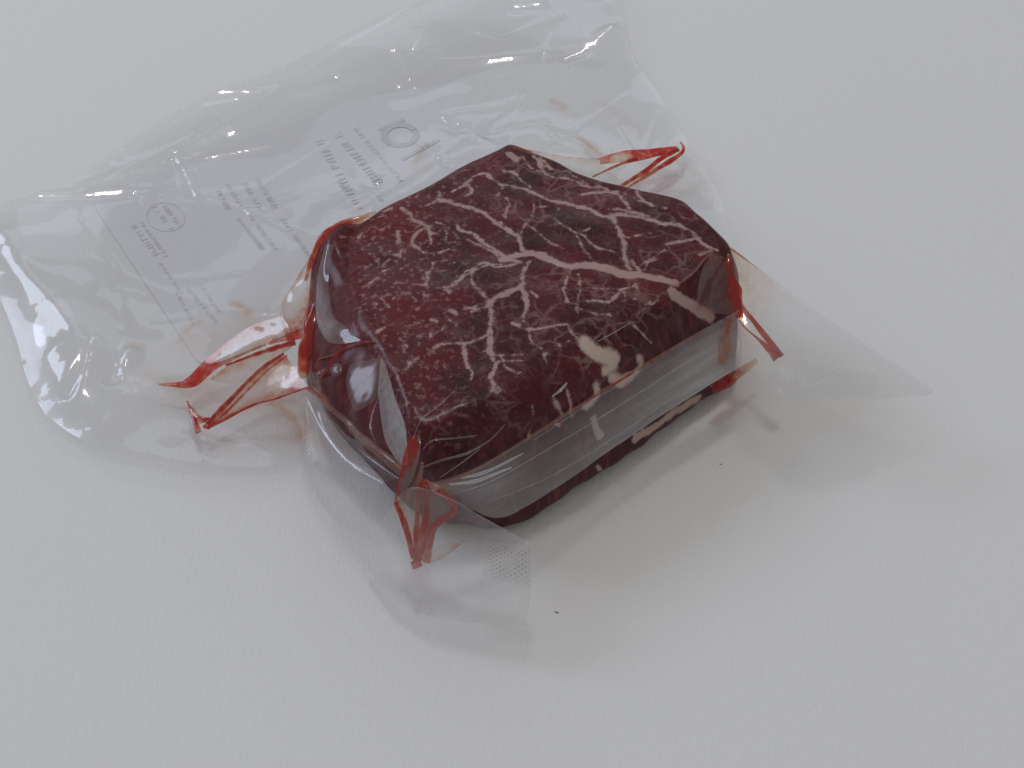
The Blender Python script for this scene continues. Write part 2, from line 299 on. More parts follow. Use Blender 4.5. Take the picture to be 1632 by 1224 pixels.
VEINS = {  # traced fat veins: crop origin, crop scale, [(points, width, pale)]
 'B': (800, 210, 4.08, [
  ([(0,340),(150,375),(300,440),(420,470),(560,500),(650,545),(720,560)],42,0),([(720,545),(760,640),(790,740),(800,850),(840,890)],42,0),
  ([(720,540),(860,545),(980,580),(1100,600),(1200,630),(1260,670)],24,0),([(1060,600),(1120,598),(1170,612)],40,0),([(1250,670),(1300,720),(1350,750),(1400,765)],46,0),
  ([(1070,725),(1150,715),(1240,700),(1280,690)],22,0),([(800,690),(900,670),(960,660)],9,0),
  ([(0,830),(120,800),(230,790),(300,820)],64,0),([(250,800),(300,830),(420,870),(550,870),(680,890)],84,0),([(640,885),(800,925),(920,935),(1030,955)],82,0),([(980,945),(1060,965),(1135,985)],56,0),
  ([(0,590),(60,640),(120,700),(150,770),(200,790)],42,0),([(340,560),(400,610),(480,650),(540,680),(600,740),(700,780),(780,800)],17,0),
  ([(480,650),(520,740),(580,820),(600,850)],14,0),([(520,655),(570,630)],12,0),([(160,610),(240,660),(310,720),(390,760)],13,0),([(230,560),(300,600),(350,600)],9,0),
  ([(840,830),(870,870),(925,900),(950,850),(1000,825)],24,0),([(200,160),(240,200),(280,280)],32,0),([(330,290),(420,310),(520,330)],22,0),([(240,200),(360,250),(480,270)],12,0),
  ([(0,245),(80,270),(130,320),(180,360)],17,0),([(520,405),(620,395),(720,390),(760,390)],24,0),([(600,340),(680,380),(740,400),(800,460),(840,520)],22,0),([(840,520),(930,545),(980,575)],14,0),
  ([(870,390),(900,430),(960,470),(1060,490)],26,0),([(700,530),(790,530),(840,525)],11,0),([(0,1070),(80,1030),(130,1000),(140,900),(180,850)],42,0),([(130,1000),(145,1100),(150,1224)],22,0),
  ([(500,930),(510,1000),(495,1100),(500,1180)],17,0),([(500,1100),(600,1100),(690,1110),(760,1040),(800,1020),(900,990)],16,0),([(560,1010),(660,1020),(780,1020)],9,0),([(800,1040),(790,1100)],13,0),
  ([(870,990),(880,1060),(870,1090)],11,0),([(500,1150),(600,1190),(680,1190),(760,1170)],17,0),([(50,140),(90,185)],72,0),([(930,1110),(1000,1095)],13,0),([(1290,800),(1345,775)],32,0),
  ([(230,490),(290,480)],12,0),([(340,470),(370,510)],18,0),([(190,1040),(220,1080)],14,0),([(0,540),(30,560)],14,0),([(440,270),(540,330),(560,350)],12,0),([(1000,600),(1080,590)],16,0)]),
 'A': (430, 210, 4.08, [
  ([(1100,440),(1200,470),(1300,490),(1380,530),(1450,580),(1540,630),(1632,690)],42,0),([(1270,340),(1320,300),(1400,270),(1440,300),(1520,350),(1632,378)],32,0),([(1255,410),(1300,400),(1310,360),(1280,340)],30,0),
  ([(1000,490),(1100,455),(1200,450)],18,0),([(1090,390),(1110,430)],14,0),([(860,500),(900,530),(940,580),(1010,610),(1050,620)],24,0),([(1030,620),(1045,700)],20,0),
  ([(1020,620),(950,660),(920,710),(940,750),(1000,780),(1060,790),(1160,765)],24,0),([(1220,600),(1260,650),(1330,670),(1390,720),(1440,750),(1510,800),(1560,830),(1632,850)],36,0),
  ([(1580,855),(1480,880),(1390,850),(1330,880),(1270,910),(1230,960),(1140,1030)],28,0),([(1310,900),(1320,970),(1370,1040),(1430,1100)],22,0),([(1430,1110),(1480,1080),(1560,1040),(1632,1000)],30,0),
  ([(1430,1110),(1350,1130),(1260,1150)],14,0),([(1440,1110),(1450,1224)],24,0),([(740,520),(790,500)],26,0),([(840,650),(830,740)],22,0),([(780,800),(840,800)],28,0),([(640,990),(690,950)],18,0),([(730,880),(780,830)],12,0),
  ([(1020,910),(1020,990),(940,990)],20,0),([(1000,1040),(1000,1110),(960,1150)],13,0),([(1110,830),(1130,835)],20,0),([(1170,860),(1200,850)],17,0),([(1110,910),(1160,905)],14,0),([(1190,1160),(1210,1190)],36,0),
  ([(1530,560),(1540,500),(1560,480),(1540,430)],13,0),([(1400,420),(1450,410)],12,0),([(1520,250),(1580,270),(1632,310)],18,0),([(1080,590),(1140,600)],14,0),([(1150,640),(1150,720)],13,0),([(1220,690),(1210,650)],14,0),([(1240,255),(1310,240)],13,0),
  ([(600,660),(580,680)],22,0),([(1060,850),(1040,900),(1020,940)],14,0),([(460,690),(490,690)],14,0),([(700,560),(760,545)],12,0),([(720,640),(760,620)],12,0),([(860,1060),(900,1050),(950,1100)],12,0)]),
 'C': (430, 480, 4.08, [
  ([(1440,0),(1440,100),(1420,210),(1430,280),(1440,360),(1460,430),(1440,500),(1460,540),(1440,590)],28,0),([(1420,210),(1370,240),(1270,270),(1180,270),(1090,300),(1050,340)],22,0),([(1260,300),(1280,400),(1310,470),(1300,500)],20,0),
  ([(1260,30),(1340,50),(1420,30),(1480,0)],20,0),([(1580,140),(1632,150)],32,0),([(1480,400),(1560,390),(1632,380)],9,0),([(1460,540),(1520,580)],14,0),([(940,380),(880,450)],13,0),([(960,360),(920,390)],18,0),
  ([(690,200),(740,170)],22,0),([(660,60),(690,20)],15,0),([(1170,60),(1200,80)],26,0),([(1050,120),(1080,130)],22,0),([(1030,200),(1040,240)],14,0),([(1580,460),(1632,450)],13,0),([(1400,330),(1440,310)],15,0)]),
 'E': (446, 191, 1.827, [
  ([(345,330),(350,365),(356,400)],6,0),([(430,305),(440,360)],6,0),([(418,450),(432,500),(408,545)],6,0),([(368,280),(408,298),(442,332)],6,0),([(478,488),(492,502)],10,0),([(508,484),(556,442),(600,425),(644,420)],8,0),([(540,350),(598,372),(652,410)],8,0),([(402,690),(380,712)],5,0),([(488,580),(516,602)],6,0),([(470,398),(492,410)],6,0),([(450,330),(482,342)],5,0),([(516,650),(542,650)],7,0),([(700,100),(720,130),(760,150),(806,172)],6,0),([(756,108),(792,142)],8,0),([(830,170),(880,190),(952,202)],5,0),([(880,216),(942,210)],6,0),([(1000,215),(1060,240),(1104,252)],5,0),([(960,258),(1030,270),(1090,290),(1134,302)],6,0),([(1040,432),(1080,402),(1124,380)],6,0),([(540,658),(546,722)],5,0),([(300,440),(330,430)],4,0),([(330,520),(352,500)],5,0),([(290,520),(320,545)],5,0),([(380,600),(410,590)],4,0),([(440,620),(470,610)],4,0),([(350,640),(372,660)],5,0),([(560,560),(590,550),(618,540)],6,0),([(640,690),(660,720),(700,735)],4,0),([(718,590),(730,640),(760,660),(780,680)],5,0),([(660,250),(640,220),(660,180)],5,0),([(740,230),(735,280),(700,330)],4,0),([(560,200),(540,190),(500,210)],6,0),([(470,235),(520,245),(560,255)],7,0),([(840,440),(830,520),(868,540)],5,0),([(1100,510),(1080,540),(1040,560)],5,0)]),
 'D': (780, 450, 3.264, [
  ([(0,120),(40,80),(110,50),(170,10),(200,-10)],20,0),([(180,20),(190,110),(180,200)],13,0),([(20,130),(10,250),(20,380),(15,450),(0,500)],17,0),([(120,215),(200,240),(300,235),(400,220),(420,260),(460,300)],20,0),
  ([(460,300),(400,310),(350,340),(290,370),(290,440)],19,0),([(500,320),(545,355),(600,385),(640,400)],88,1),([(640,400),(650,440),(600,460)],50,1),([(640,500),(690,512),(735,492)],62,1),([(775,385),(788,430),(765,470)],36,.9),
  ([(552,530),(558,575),(540,615),(500,645)],46,.9),([(335,600),(350,645),(378,690)],14,.3),([(222,650),(230,720),(203,800)],10,.1),([(545,700),(560,760),(575,800)],40,.5),
  ([(955,55),(1030,110),(1100,150),(1150,180)],62,.15),([(20,390),(100,375),(170,370)],7,0),([(20,550),(70,600)],12,0),([(730,205),(840,315)],6,0),([(760,810),(850,760),(960,680),(1090,600)],48,.3),([(560,960),(585,990)],16,.4),
  ([(400,560),(420,640),(440,700)],12,.2),([(320,735),(370,745)],10,.2)]),
}
VW = V + np.stack([waves(V, 2100, 61), waves(V, 2100, 62), waves(V, 2100, 63)], 1) * .00007 + np.stack([waves(V, 900, 64), waves(V, 900, 65), waves(V, 900, 66)], 1) * .00030
vsum = np.full(len(V), 1e-9); vbest = np.full(len(V), -4.0); pale = np.zeros(len(V)); KS = .26
for key, (ox, oy, scl, lst) in VEINS.items():
    for pts, wd, pl in lst:
        P = np.array(pts, float) / scl + np.array([ox, oy]); n = max(3, int(np.sum(np.linalg.norm(np.diff(P, axis=0), axis=1)) / 5) + 2)
        Q = [on_meat(*q) for q in cr(P, n)]; Q = np.array([tuple(q) for q in Q if q is not None])
        if len(Q) < 2: continue
        hw = wd / scl / (FPX / .46) * .5 * 1000 * (.78 if pl == 0 else 1.05) + (.10 if wd / scl < 6 else .02)         # half width in mm
        lo, hi = Q.min(0) - .008, Q.max(0) + .008
        idx = np.nonzero(np.all((V >= lo) & (V <= hi), axis=1))[0]
        X = VW[idx]; best = np.full(len(idx), 1e9); nq = len(Q)
        for iq, (a_, b_) in enumerate(zip(Q[:-1], Q[1:])):
            ab = b_ - a_; L2 = ab @ ab
            if L2 < 1e-12 or L2 > .02**2: continue
            t = np.clip(((X - a_) @ ab) / L2, 0, 1); tp = 1.0 if (wd > 50 or pl) else .66 + .34 * math.sin(math.pi * (iq + .5) / (nq - 1)) ** .6; best = np.minimum(best, np.linalg.norm(X - a_ - t[:, None] * ab, axis=1) - hw * tp * .001)
        val = np.clip(-best * 1000, -4, 2); up = val > vbest[idx]
        pale[idx[up]] = pl; vbest[idx] = np.maximum(vbest[idx], val); vsum[idx] += np.exp(val / KS)
vein = np.clip(KS * np.log(vsum), -4, 2)
side = np.clip((ridx - nTop - 2) / 20.0, 0, 1); side = np.append(side, 0)
# flecks thicken towards the left of the cut face
fleck = np.clip((0.012 - V[:, 0]) / .05, .15, .9) * (1 - side)
crim = np.clip((-.016 - V[:, 0]) / .022, 0, 1) * .65
meat = mesh_obj('beef_slab', V, F, M_meat, attrs={'vein': vein, 'side': side, 'fleck': fleck, 'pale': pale, 'crimson': crim})
tag(meat, 'thick slab of dark red marbled raw beef sealed tight in clear vacuum film', 'meat')

# ------------------------------------------------------------------ the vacuum bag
bag = bpy.data.objects.new('vacuum_bag', None); col.objects.link(bag); bag.empty_display_size = .02
tag(bag, 'large clear crinkled vacuum bag with red juice in its folds, on white card', 'bag')

def hug(px, py, off=.0009, z=None):        # a point on the film lying on the meat
    h = on_meat(px, py)
    if h is None: return (px, py, z if z is not None else .02)
    return (px, py, (h - ray(px, py) * off).z)
def patch(name, rows, nu=40, nv=40, amp=.0003, scale=220, seed=1, material=None, parent=bag, edge_light=0.0, ridge=0.0):
    g = []
    for r_ in rows:
        q = []
        for c in r_:
            c = tuple(c) + (0,) * (5 - len(c)); p = at(c[0], c[1], c[2]); q.append((*p, c[3], c[4]))
        g.append(cr(q, nv))
    g = np.array(g); out = np.array([cr(g[:, j], nu) for j in range(nv)]).transpose(1, 0, 2).reshape(-1, 5)
    P = out[:, :3].copy(); G = P.reshape(nu, nv, 3)
    du = np.gradient(G, axis=0); dv = np.gradient(G, axis=1); nn = np.cross(du, dv).reshape(-1, 3); nn /= np.linalg.norm(nn, axis=1, keepdims=True) + 1e-12
    d = waves(P, scale, seed) * amp + waves(P, scale * 2.7, seed + 50) * amp * .3
    if ridge: d += (1 - np.abs(waves(P, scale * .8, seed + 90))) * ridge
    P += nn * d[:, None]; P[:, 2] = np.maximum(P[:, 2], .0021)
    jc = np.clip(out[:, 3], 0, 1); hz = np.clip(out[:, 4], -.03, 1)
    if edge_light:
        m_ = np.zeros((nu, nv)); m_[0] = m_[-1] = 1; m_[:, 0] = m_[:, -1] = 1; hz = np.maximum(hz, m_.ravel() * edge_light)  # rim whitened to paint in the light that film edges catch
    o = mesh_obj(name, P, grid_faces(nu, nv), material or M_film, parent, {'juice': jc, 'haze': hz})
    return o

def streak(pts, width, juice, name='juice_streak', parent=bag, thick=.35, nl=40, material=None):
    """a flattened vein of liquid: pts (px, py, z), width in photo pixels (number or list)"""
    C = cr([tuple(at(*p)) for p in pts], nl)
    wl = np.asarray(width if isinstance(width, (list, tuple)) else [width] * 2, float); wv = np.interp(np.linspace(0, 1, nl), np.linspace(0, 1, len(wl)), wl) / (FPX / .48) / 2 * 1.35
    jl = np.asarray(juice if isinstance(juice, (list, tuple)) else [juice] * 2, float); jv = np.interp(np.linspace(0, 1, nl), np.linspace(0, 1, len(jl)), jl)
    wv = wv * (1 + .18 * waves(C, 700, int(pts[0][0])))
    Tn = unit(np.gradient(C, axis=0)); view = unit(np.array(tuple(CAM)) - C)
    Sd = unit(np.cross(Tn, np.array([0, -.55, .83])[None])); Up = np.cross(Sd, Tn)
    k = 16; ang = np.linspace(0, 2 * math.pi, k, endpoint=False)
    P = (C[:, None] + Sd[:, None] * (np.cos(ang)[None, :, None] * wv[:, None, None]) + Up[:, None] * (np.sin(ang)[None, :, None] * (wv * thick)[:, None, None])).reshape(-1, 3)
    f = grid_faces(nl, k, True) + [tuple(range(k))[::-1], tuple((nl - 1) * k + i for i in range(k))]
    return mesh_obj(name, P, f, material or M_film, parent, {'juice': (jv[:, None] * (.30 + .70 * np.abs(np.sin(ang))**1.3)[None]).ravel() * .88, 'haze': np.zeros(nl * k)})

# --- the big flat sheets behind and to the left of the meat
OUT = [(-45, 350, .010), (95, 301, .009), (206, 224, .010), (323, 154, .012), (420, 116, .013), (515, 73, .014), (600, 32, .014), (690, -4, .014), (820, -60, .012), (960, -40, .010), (1000, 60, .007),
       (1014, 96, .005), (1060, 165, .005), (1105, 240, .006), (1145, 310, .008), (1160, 372, .012), (1100, 380, .014), (1000, 380, .016), (820, 340, .02), (640, 420, .02),
       (520, 500, .018), (500, 600, .012), (486, 660, .006), (470, 735, .004), (350, 742, .008), (240, 725, .011), (140, 705, .009), (75, 660, .008), (42, 600, .007), (22, 530, .007), (-10, 455, .008), (-50, 400, .009)]
CTRL = OUT + [(250, 300, .007), (320, 250, .006), (500, 190, .006), (700, 115, .006), (400, 300, .003), (600, 250, .003), (300, 400, .003), (400, 430, .004), (200, 400, .007), (150, 470, .010), (150, 580, .012), (10, 395, .015), (62, 478, .016), (105, 545, .0155), (90, 610, .013), (60, 420, .0135),
        (250, 520, .005), (330, 500, .004), (200, 620, .010), (300, 680, .006), (400, 680, .004), (800, 150, .003), (900, 150, .004), (950, 80, .008), (880, 40, .009), (760, 60, .008), (1000, 200, .003), (900, 230, .004), (640, 300, .003),
        (500, 340, .004), (450, 420, .006), (300, 600, .006), (420, 560, .006), (1060, 300, .004)]
K = np.array([tuple(at(*c)) for c in CTRL])
def tps(r): return np.where(r > 0, r * r * np.log(r + 1e-12), 0)
A = tps(np.linalg.norm(K[:, None, :2] - K[None, :, :2], axis=2)) + np.eye(len(K)) * 2e-6
P1 = np.hstack([np.ones((len(K), 1)), K[:, :2]])
sol = np.linalg.solve(np.block([[A, P1], [P1.T, np.zeros((3, 3))]]), np.concatenate([K[:, 2], np.zeros(3)]))
def base_h(X):
    return tps(np.linalg.norm(X[:, None, :] - K[None, :, :2], axis=2)) @ sol[:-3] + sol[-3] + X @ sol[-2:]
RIDGES = [  # photo polyline, height of crease (mm), half width (mm)
 ([(0, 372), (40, 440), (85, 500), (120, 545), (140, 580)], 1.6, 4.2),
 ([(150, 300), (323, 215), (430, 160), (500, 120), (600, 70), (700, 10)], 1.3, 3.0),
 ([(640, 130), (700, 95), (800, 85), (900, 82)], 1.0, 2.6), ([(300, 310), (420, 280), (520, 220)], .5, 3), ([(520, 330), (600, 290)], .8, 2.4), ([(560, 330), (690, 240), (770, 180)], .7, 2.6), ([(640, 330), (740, 250)], .6, 2.0),
 ([(500, 380), (420, 330), (330, 300)], .5, .9), ([(480, 440), (380, 420), (260, 430)], .45, .9), ([(446, 500), (350, 480), (240, 500)], .4, .8), ([(600, 335), (560, 250), (540, 170)], .4, .9), ([(700, 285), (690, 200), (640, 90)], .45, 1.0), ([(800, 236), (830, 150), (880, 60)], .45, 1.0), ([(860, 240), (930, 180), (1000, 140)], .5, .9), ([(950, 280), (1030, 220), (1050, 170)], .4, .8), ([(110, 330), (180, 420), (200, 520)], .5, 1.2), ([(240, 360), (210, 300)], .5, 1.0), ([(130, 300), (300, 250), (430, 220)], .5, 1.2), ([(350, 160), (480, 150), (620, 110)], .5, 1.2), ([(700, 40), (800, 60), (900, 30)], .5, 1.2), ([(730, 200), (800, 160), (840, 120)], .4, .9), ([(250, 612), (200, 640), (150, 690)], .5, 1.0), ([(318, 690), (280, 720)], .4, .9),
 ([(0, 430), (60, 560), (110, 640)], .6, 2.5), ([(300, 690), (330, 735)], .6, 1.5), ([(700, 170), (840, 140)], .7, 2.2), ([(790, 190), (850, 180), (930, 215)], .8, 2.0), ([(150, 420), (330, 470)], .5, 2.5), ([(980, 180), (1010, 230), (1070, 260)], .7, 1.8)]
GLINTS = [ ([(540, 345), (640, 285), (750, 205)], 5.5, 2), ([(650, 160), (720, 150)], 5, 2),  # wrinkle facets: photo polyline, half width (mm), the window they face
 ([(62, 315), (130, 312), (205, 306)], 1.7, 0), ([(214, 310), (233, 303)], 1.3, 0), ([(254, 318), (276, 327)], 1.1, 0), ([(285, 332), (295, 339)], .9, 0), ([(322, 163), (378, 151)], .9, 0), ([(184, 251), (195, 244)], 1.0, 0),
 ([(364, 218), (373, 210)], 1.1, 0), ([(310, 248), (317, 245)], 1.3, 0), ([(900, 84), (925, 78), (950, 66), (976, 54)], 2.2, 0), ([(395, 336), (455, 337)], .7, 0), ([(400, 342), (432, 347), (458, 343)], .6, 0), ([(534, 121), (560, 114)], .7, 0),
 ([(602, 284), (602, 294)], .9, 0), ([(864, 193), (875, 194)], .9, 0), ([(879, 213), (889, 223)], .9, 0), ([(208, 470), (227, 476)], 1.2, 0), ([(822, 10), (858, 6)], 2.0, 0), ([(788, 125), (801, 126)], .9, 0), ([(655, 78), (668, 58)], .9, 0), ([(620, 78), (630, 74)], .9, 0),
 ([(0, 385), (40, 450), (80, 508), (118, 556)], 3.6, 1), ([(84, 560), (96, 604)], 3.6, 1), ([(152, 546), (108, 618)], 1.5, 1), ([(206, 566), (177, 600)], 1.6, 1), ([(182, 597), (215, 619)], .9, 1), ([(278, 252), (298, 280), (308, 312)], 1.5, 1), ([(60, 508), (88, 534)], 1.2, 1)]
def seg_d(X, a, b):
    ab = b - a; t = np.clip(((X - a) @ ab) / (ab @ ab), 0, 1); return np.linalg.norm(X - a - t[:, None] * ab, axis=1)
FACETS = []
def raw_h(X):
    h = base_h(X); P = np.hstack([X, np.zeros((len(X), 1))])
    for pts, hh, hw in RIDGES:
        Q = np.array([tuple(at(p[0], p[1], .008))[:2] for p in pts]); d = np.full(len(X), 9.)
        for a_, b_ in zip(Q[:-1], Q[1:]): d = np.minimum(d, seg_d(X, a_, b_))
        d = d * 1000
        h = h + hh * .001 * np.exp(-(np.sqrt(d * d + (.18 * hw)**2)) / hw * 1.1)
    return h + (1 - np.abs(waves(P, 70, 21))) * .0005 + waves(P, 150, 22) * .00016 + waves(P, 420, 23) * .00005
def sheet_h(X):
    h = raw_h(X)
    for C, Tn, al, ac, fs, sg in FACETS:
        dd = X[:, None, :] - C[None]; d2 = (dd**2).sum(2); i = d2.argmin(1); d = np.sqrt(d2.min(1)); e = dd[np.arange(len(X)), i]
        t = Tn[i]; cross = e[:, 0] * -t[:, 1] + e[:, 1] * t[:, 0]; along = (e * t).sum(1)
        h = h + np.exp(-(d / sg)**2) * (fs[i] + al[i] * along + ac[i] * cross)
    return h
for pts, hw, lamp in GLINTS:
    C0 = np.array([tuple(at(p[0], p[1], .008))[:2] for p in pts]); L = np.linalg.norm(np.diff(C0, axis=0), axis=1).sum(); n_ = max(4, int(L / .0012))
    C = cr(C0, n_); zc = sheet_h(C)
    for _ in range(2):                              # same photo position at the sheet's own height
        C = C * (CAM.z - zc)[:, None] / (CAM.z - .008) + np.array(tuple(CAM))[:2][None] * (1 - (CAM.z - zc) / (CAM.z - .008))[:, None] if _ == 0 else C
    zc = sheet_h(C); e_ = 1e-4
    gx = (sheet_h(C + [e_, 0]) - sheet_h(C - [e_, 0])) / (2 * e_); gy = (sheet_h(C + [0, e_]) - sheet_h(C - [0, e_])) / (2 * e_)
    P_ = np.hstack([C, zc[:, None]]); lp = np.array(tuple((KEY, SKYW, FARW)[lamp])); nn_ = unit(lp - P_) + unit(np.array(tuple(CAM)) - P_)
    sx, sy = -nn_[:, 0] / nn_[:, 2] - gx, -nn_[:, 1] / nn_[:, 2] - gy
    Tn = np.gradient(C, axis=0); Tn /= np.linalg.norm(Tn, axis=1, keepdims=True)
    al = sx * Tn[:, 0] + sy * Tn[:, 1]; ac = sx * -Tn[:, 1] + sy * Tn[:, 0]
    st_ = np.concatenate([[0], np.linalg.norm(np.diff(C, axis=0), axis=1)]); fs = np.cumsum(al * st_); fs -= fs.mean()
    FACETS.append((C, Tn, al, ac, fs, hw * .001 * 1.5))
def cdt_sheet(outline, spacing, hfun):
    O = np.array([tuple(at(*c))[:2] for c in outline]); O = cr(O, 420, True)
    lo, hi = O.min(0), O.max(0)
    gx, gy = np.meshgrid(np.arange(lo[0], hi[0], spacing), np.arange(lo[1], hi[1], spacing)); G = np.stack([gx.ravel(), gy.ravel()], 1) + rng.uniform(-.25, .25, (gx.size, 2)) * spacing
    x, y = G.T; ins = np.zeros(len(G), bool); j = len(O) - 1
    for i in range(len(O)):
        xi, yi, xj, yj = *O[i], *O[j]
        c = ((yi > y) != (yj > y)) & (x < (xj - xi) * (y - yi) / (yj - yi + 1e-15) + xi); ins ^= c; j = i
    G = G[ins]
    vs = [Vector(p) for p in O] + [Vector(p) for p in G]
    v2, _, fs, *_ = delaunay_2d_cdt(vs, [], [list(range(len(O)))], 1, 1e-7)
    X = np.array([tuple(p) for p in v2]); z = np.maximum(hfun(X), .0016)
    bd = np.full(len(X), 9.)
    for i in range(len(O)): bd = np.minimum(bd, seg_d(X, O[i - 1], O[i]))
    return np.hstack([X, z[:, None]]), fs, bd
STAINS = [([(880, 155), (900, 165)], 7, .16), ([(925, 215), (955, 240)], 7, .2), ([(372, 482), (398, 500)], 8, .22), ([(285, 545), (298, 520), (315, 512)], 8, .14), ([(215, 560), (228, 562)], 8, .14), ([(240, 612), (300, 628), (330, 600)], 16, .12),
          ([(680, 225), (660, 255)], 6, .12), ([(1090, 262), (1112, 280)], 9, .08), ([(300, 545), (400, 520), (440, 500)], 30, .05), ([(430, 640), (470, 668), (480, 690)], 7, .2), ([(960, 160), (1020, 200)], 8, .05)]
XV, XF, bd = cdt_sheet(OUT, .0009, sheet_h)
st = np.zeros(len(XV))
for pts, wd, a_ in STAINS:
    Q = np.array([tuple(at(p[0], p[1], .005))[:2] for p in pts]); d = np.full(len(XV), 9.)
    for q0, q1 in zip(Q[:-1], Q[1:]): d = np.minimum(d, seg_d(XV[:, :2], q0, q1))
    st = np.maximum(st, a_ * np.exp(-(d / (wd / (FPX / .5)))**2))
mesh_obj('upper_film', XV, XF, M_film, bag, {'juice': st, 'haze': np.where(bd < .0004, .10, 0.0)})  # pale border painted for light caught along the sheet's edge
LOW = [(c[0], c[1], c[2] * .5) for c in OUT]
LV, LF, lbd = cdt_sheet(LOW, .003, lambda X: np.maximum(.0012, base_h(X) * .42 - .0012 + .0006 * waves(np.hstack([X, np.zeros((len(X), 1))]), 90, 31)))
mesh_obj('lower_film', LV, LF, M_film, bag, {'juice': np.zeros(len(LV)), 'haze': np.where(lbd < .0005, .06, 0.0)})  # same painted edge light, weaker

# --- paper label stuck under the bag, its print facing the table
lab_a, lab_b, lab_c = at(140, 314), at(700, 113), at(318, 592)
ux = (lab_b - lab_a); LW = ux.length; ux.normalize(); uy = Vector((-ux.y, ux.x, 0)); uy = -uy
LH = (lab_c - lab_a).dot(uy)
def lab(u, v, z): return lab_a + ux * u + uy * v + Vector((0, 0, z))
bm = bmesh.new(); rr = .006; corners = []
for cx, cy, a0 in ((LW - rr, rr, -90), (LW - rr, LH - rr, 0), (rr, LH - rr, 90), (rr, rr, 180)):
    for k in range(7):
        a = R(a0 + 15 * k); corners.append((cx + rr * math.cos(a), cy + rr * math.sin(a)))
vt = [bm.verts.new(lab(u, v, .00035)) for u, v in corners]; vb = [bm.verts.new(lab(u, v, .0002)) for u, v in corners]
bm.faces.new(vt[::-1]); n = len(vt)
for i in range(n): bm.faces.new((vt[i], vt[(i + 1) % n], vb[(i + 1) % n], vb[i]))
bmesh.ops.recalc_face_normals(bm, faces=bm.faces)
me = bpy.data.meshes.new('paper_label'); bm.to_mesh(me); bm.free(); me.materials.append(M_label)
label = bpy.data.objects.new('paper_label', me); col.objects.link(label); label.parent = bag
# faint show-through of the print: unreadable rows and a big letter
def lab_uv(px, py):
    p = at(px, py) - lab_a; return p.dot(ux), p.dot(uy)
pv, pf = [], []
def flush_print(name, m_=None):
    global pv, pf
    if pf: mesh_obj(name, pv, pf, m_ or M_print, label, smooth=False)
    pv, pf = [], []
def dab(u0, v0, u1, v1, t, z=.0005):
    d = Vector((u1 - u0, v1 - v0)); L = d.length
    if L < 1e-6: return
    d /= L; nrm = Vector((-d.y, d.x)) * t * .5; b0 = len(pv); z = z + (len(pf) % 40) * 6e-6
    for u, v in ((u0 + nrm.x, v0 + nrm.y), (u1 + nrm.x, v1 + nrm.y), (u1 - nrm.x, v1 - nrm.y), (u0 - nrm.x, v0 - nrm.y)): pv.append(tuple(lab(u, v, z)))
    pf.append((b0, b0 + 1, b0 + 2, b0 + 3))
rp = random.Random(4)
def text_row(p0, p1, hpx, dense=1.0):
    (u0, v0), (u1, v1) = lab_uv(*p0), lab_uv(*p1); L = math.hypot(u1 - u0, v1 - v0); h = hpx / (FPX / .5)
    du, dv = (u1 - u0) / L, (v1 - v0) / L; s = 0.0
    while s < L:
        cw = h * rp.uniform(.45, .75)
        if rp.random() < .86 * dense:
            cu, cv = u0 + du * s, v0 + dv * s
            for _ in range(rp.choice((2, 2, 3))):
                k = rp.random(); o1, o2 = rp.uniform(-.5, .5) * h, rp.uniform(-.5, .5) * h
                if k < .6: x = rp.uniform(0, .6) * cw; dab(cu + du * x - dv * h * .5, cv + dv * x + du * h * .5, cu + du * x + dv * h * .5, cv + dv * x - du * h * .5, h * .17)
                else: dab(cu - dv * o1, cv + du * o1, cu + du * cw * .7 - dv * o1, cv + dv * cw * .7 + du * o1, h * .16)
        s += cw + h * .12
for a_, b_, h_ in [((508, 225), (560, 312), 15), ((535, 213), (610, 300), 16), ((565, 205), (640, 290), 9), ((345, 302), (365, 335), 9), ((362, 295), (385, 330), 9), ((388, 290), (415, 335), 10), ((408, 285), (440, 335), 10), ((380, 350), (420, 400), 9), ((398, 345), (440, 400), 9),
                   ((245, 330), (275, 368), 10), ((262, 330), (288, 362), 9), ((212, 360), (250, 408), 10), ((225, 355), (265, 410), 7), ((280, 465), (310, 520), 6), ((300, 462), (345, 515), 6), ((320, 455), (350, 500), 6), ((540, 290), (575, 335), 11), ((450, 350), (500, 420), 8), ((600, 310), (610, 325), 10), ((255, 420), (290, 470), 6)]:
    text_row(a_, b_, h_); flush_print('print_line')
cu, cv = lab_uv(638, 217); r0 = lab_uv(668, 217)[0] - cu; r0 = abs(r0)
for k in range(28):
    a0, a1 = 2 * math.pi * k / 28, 2 * math.pi * (k + 1) / 28
    dab(cu + r0 * math.cos(a0), cv + r0 * math.sin(a0), cu + r0 * math.cos(a1) * 1.0, cv + r0 * math.sin(a1), r0 * .42)
flush_print('print_letter', M_letter)
for p0, p1, t_ in (((604, 209), (645, 192), 8), ((641, 256), (700, 224), 8)):
    dab(*lab_uv(*p0), *lab_uv(*p1), t_ / (FPX / .5), .00055); flush_print('print_letter', M_letter)
ou, ov = lab_uv(264, 347)
for k in range(36):
    a0, a1 = 2 * math.pi * k / 36, 2 * math.pi * (k + 1) / 36
    dab(ou + .0062 * math.cos(a0), ov + .0082 * math.sin(a0), ou + .0062 * math.cos(a1), ov + .0082 * math.sin(a1), .0003, .00055)
flush_print('print_oval', plain('oval_print', (.74, .74, .76), .8))

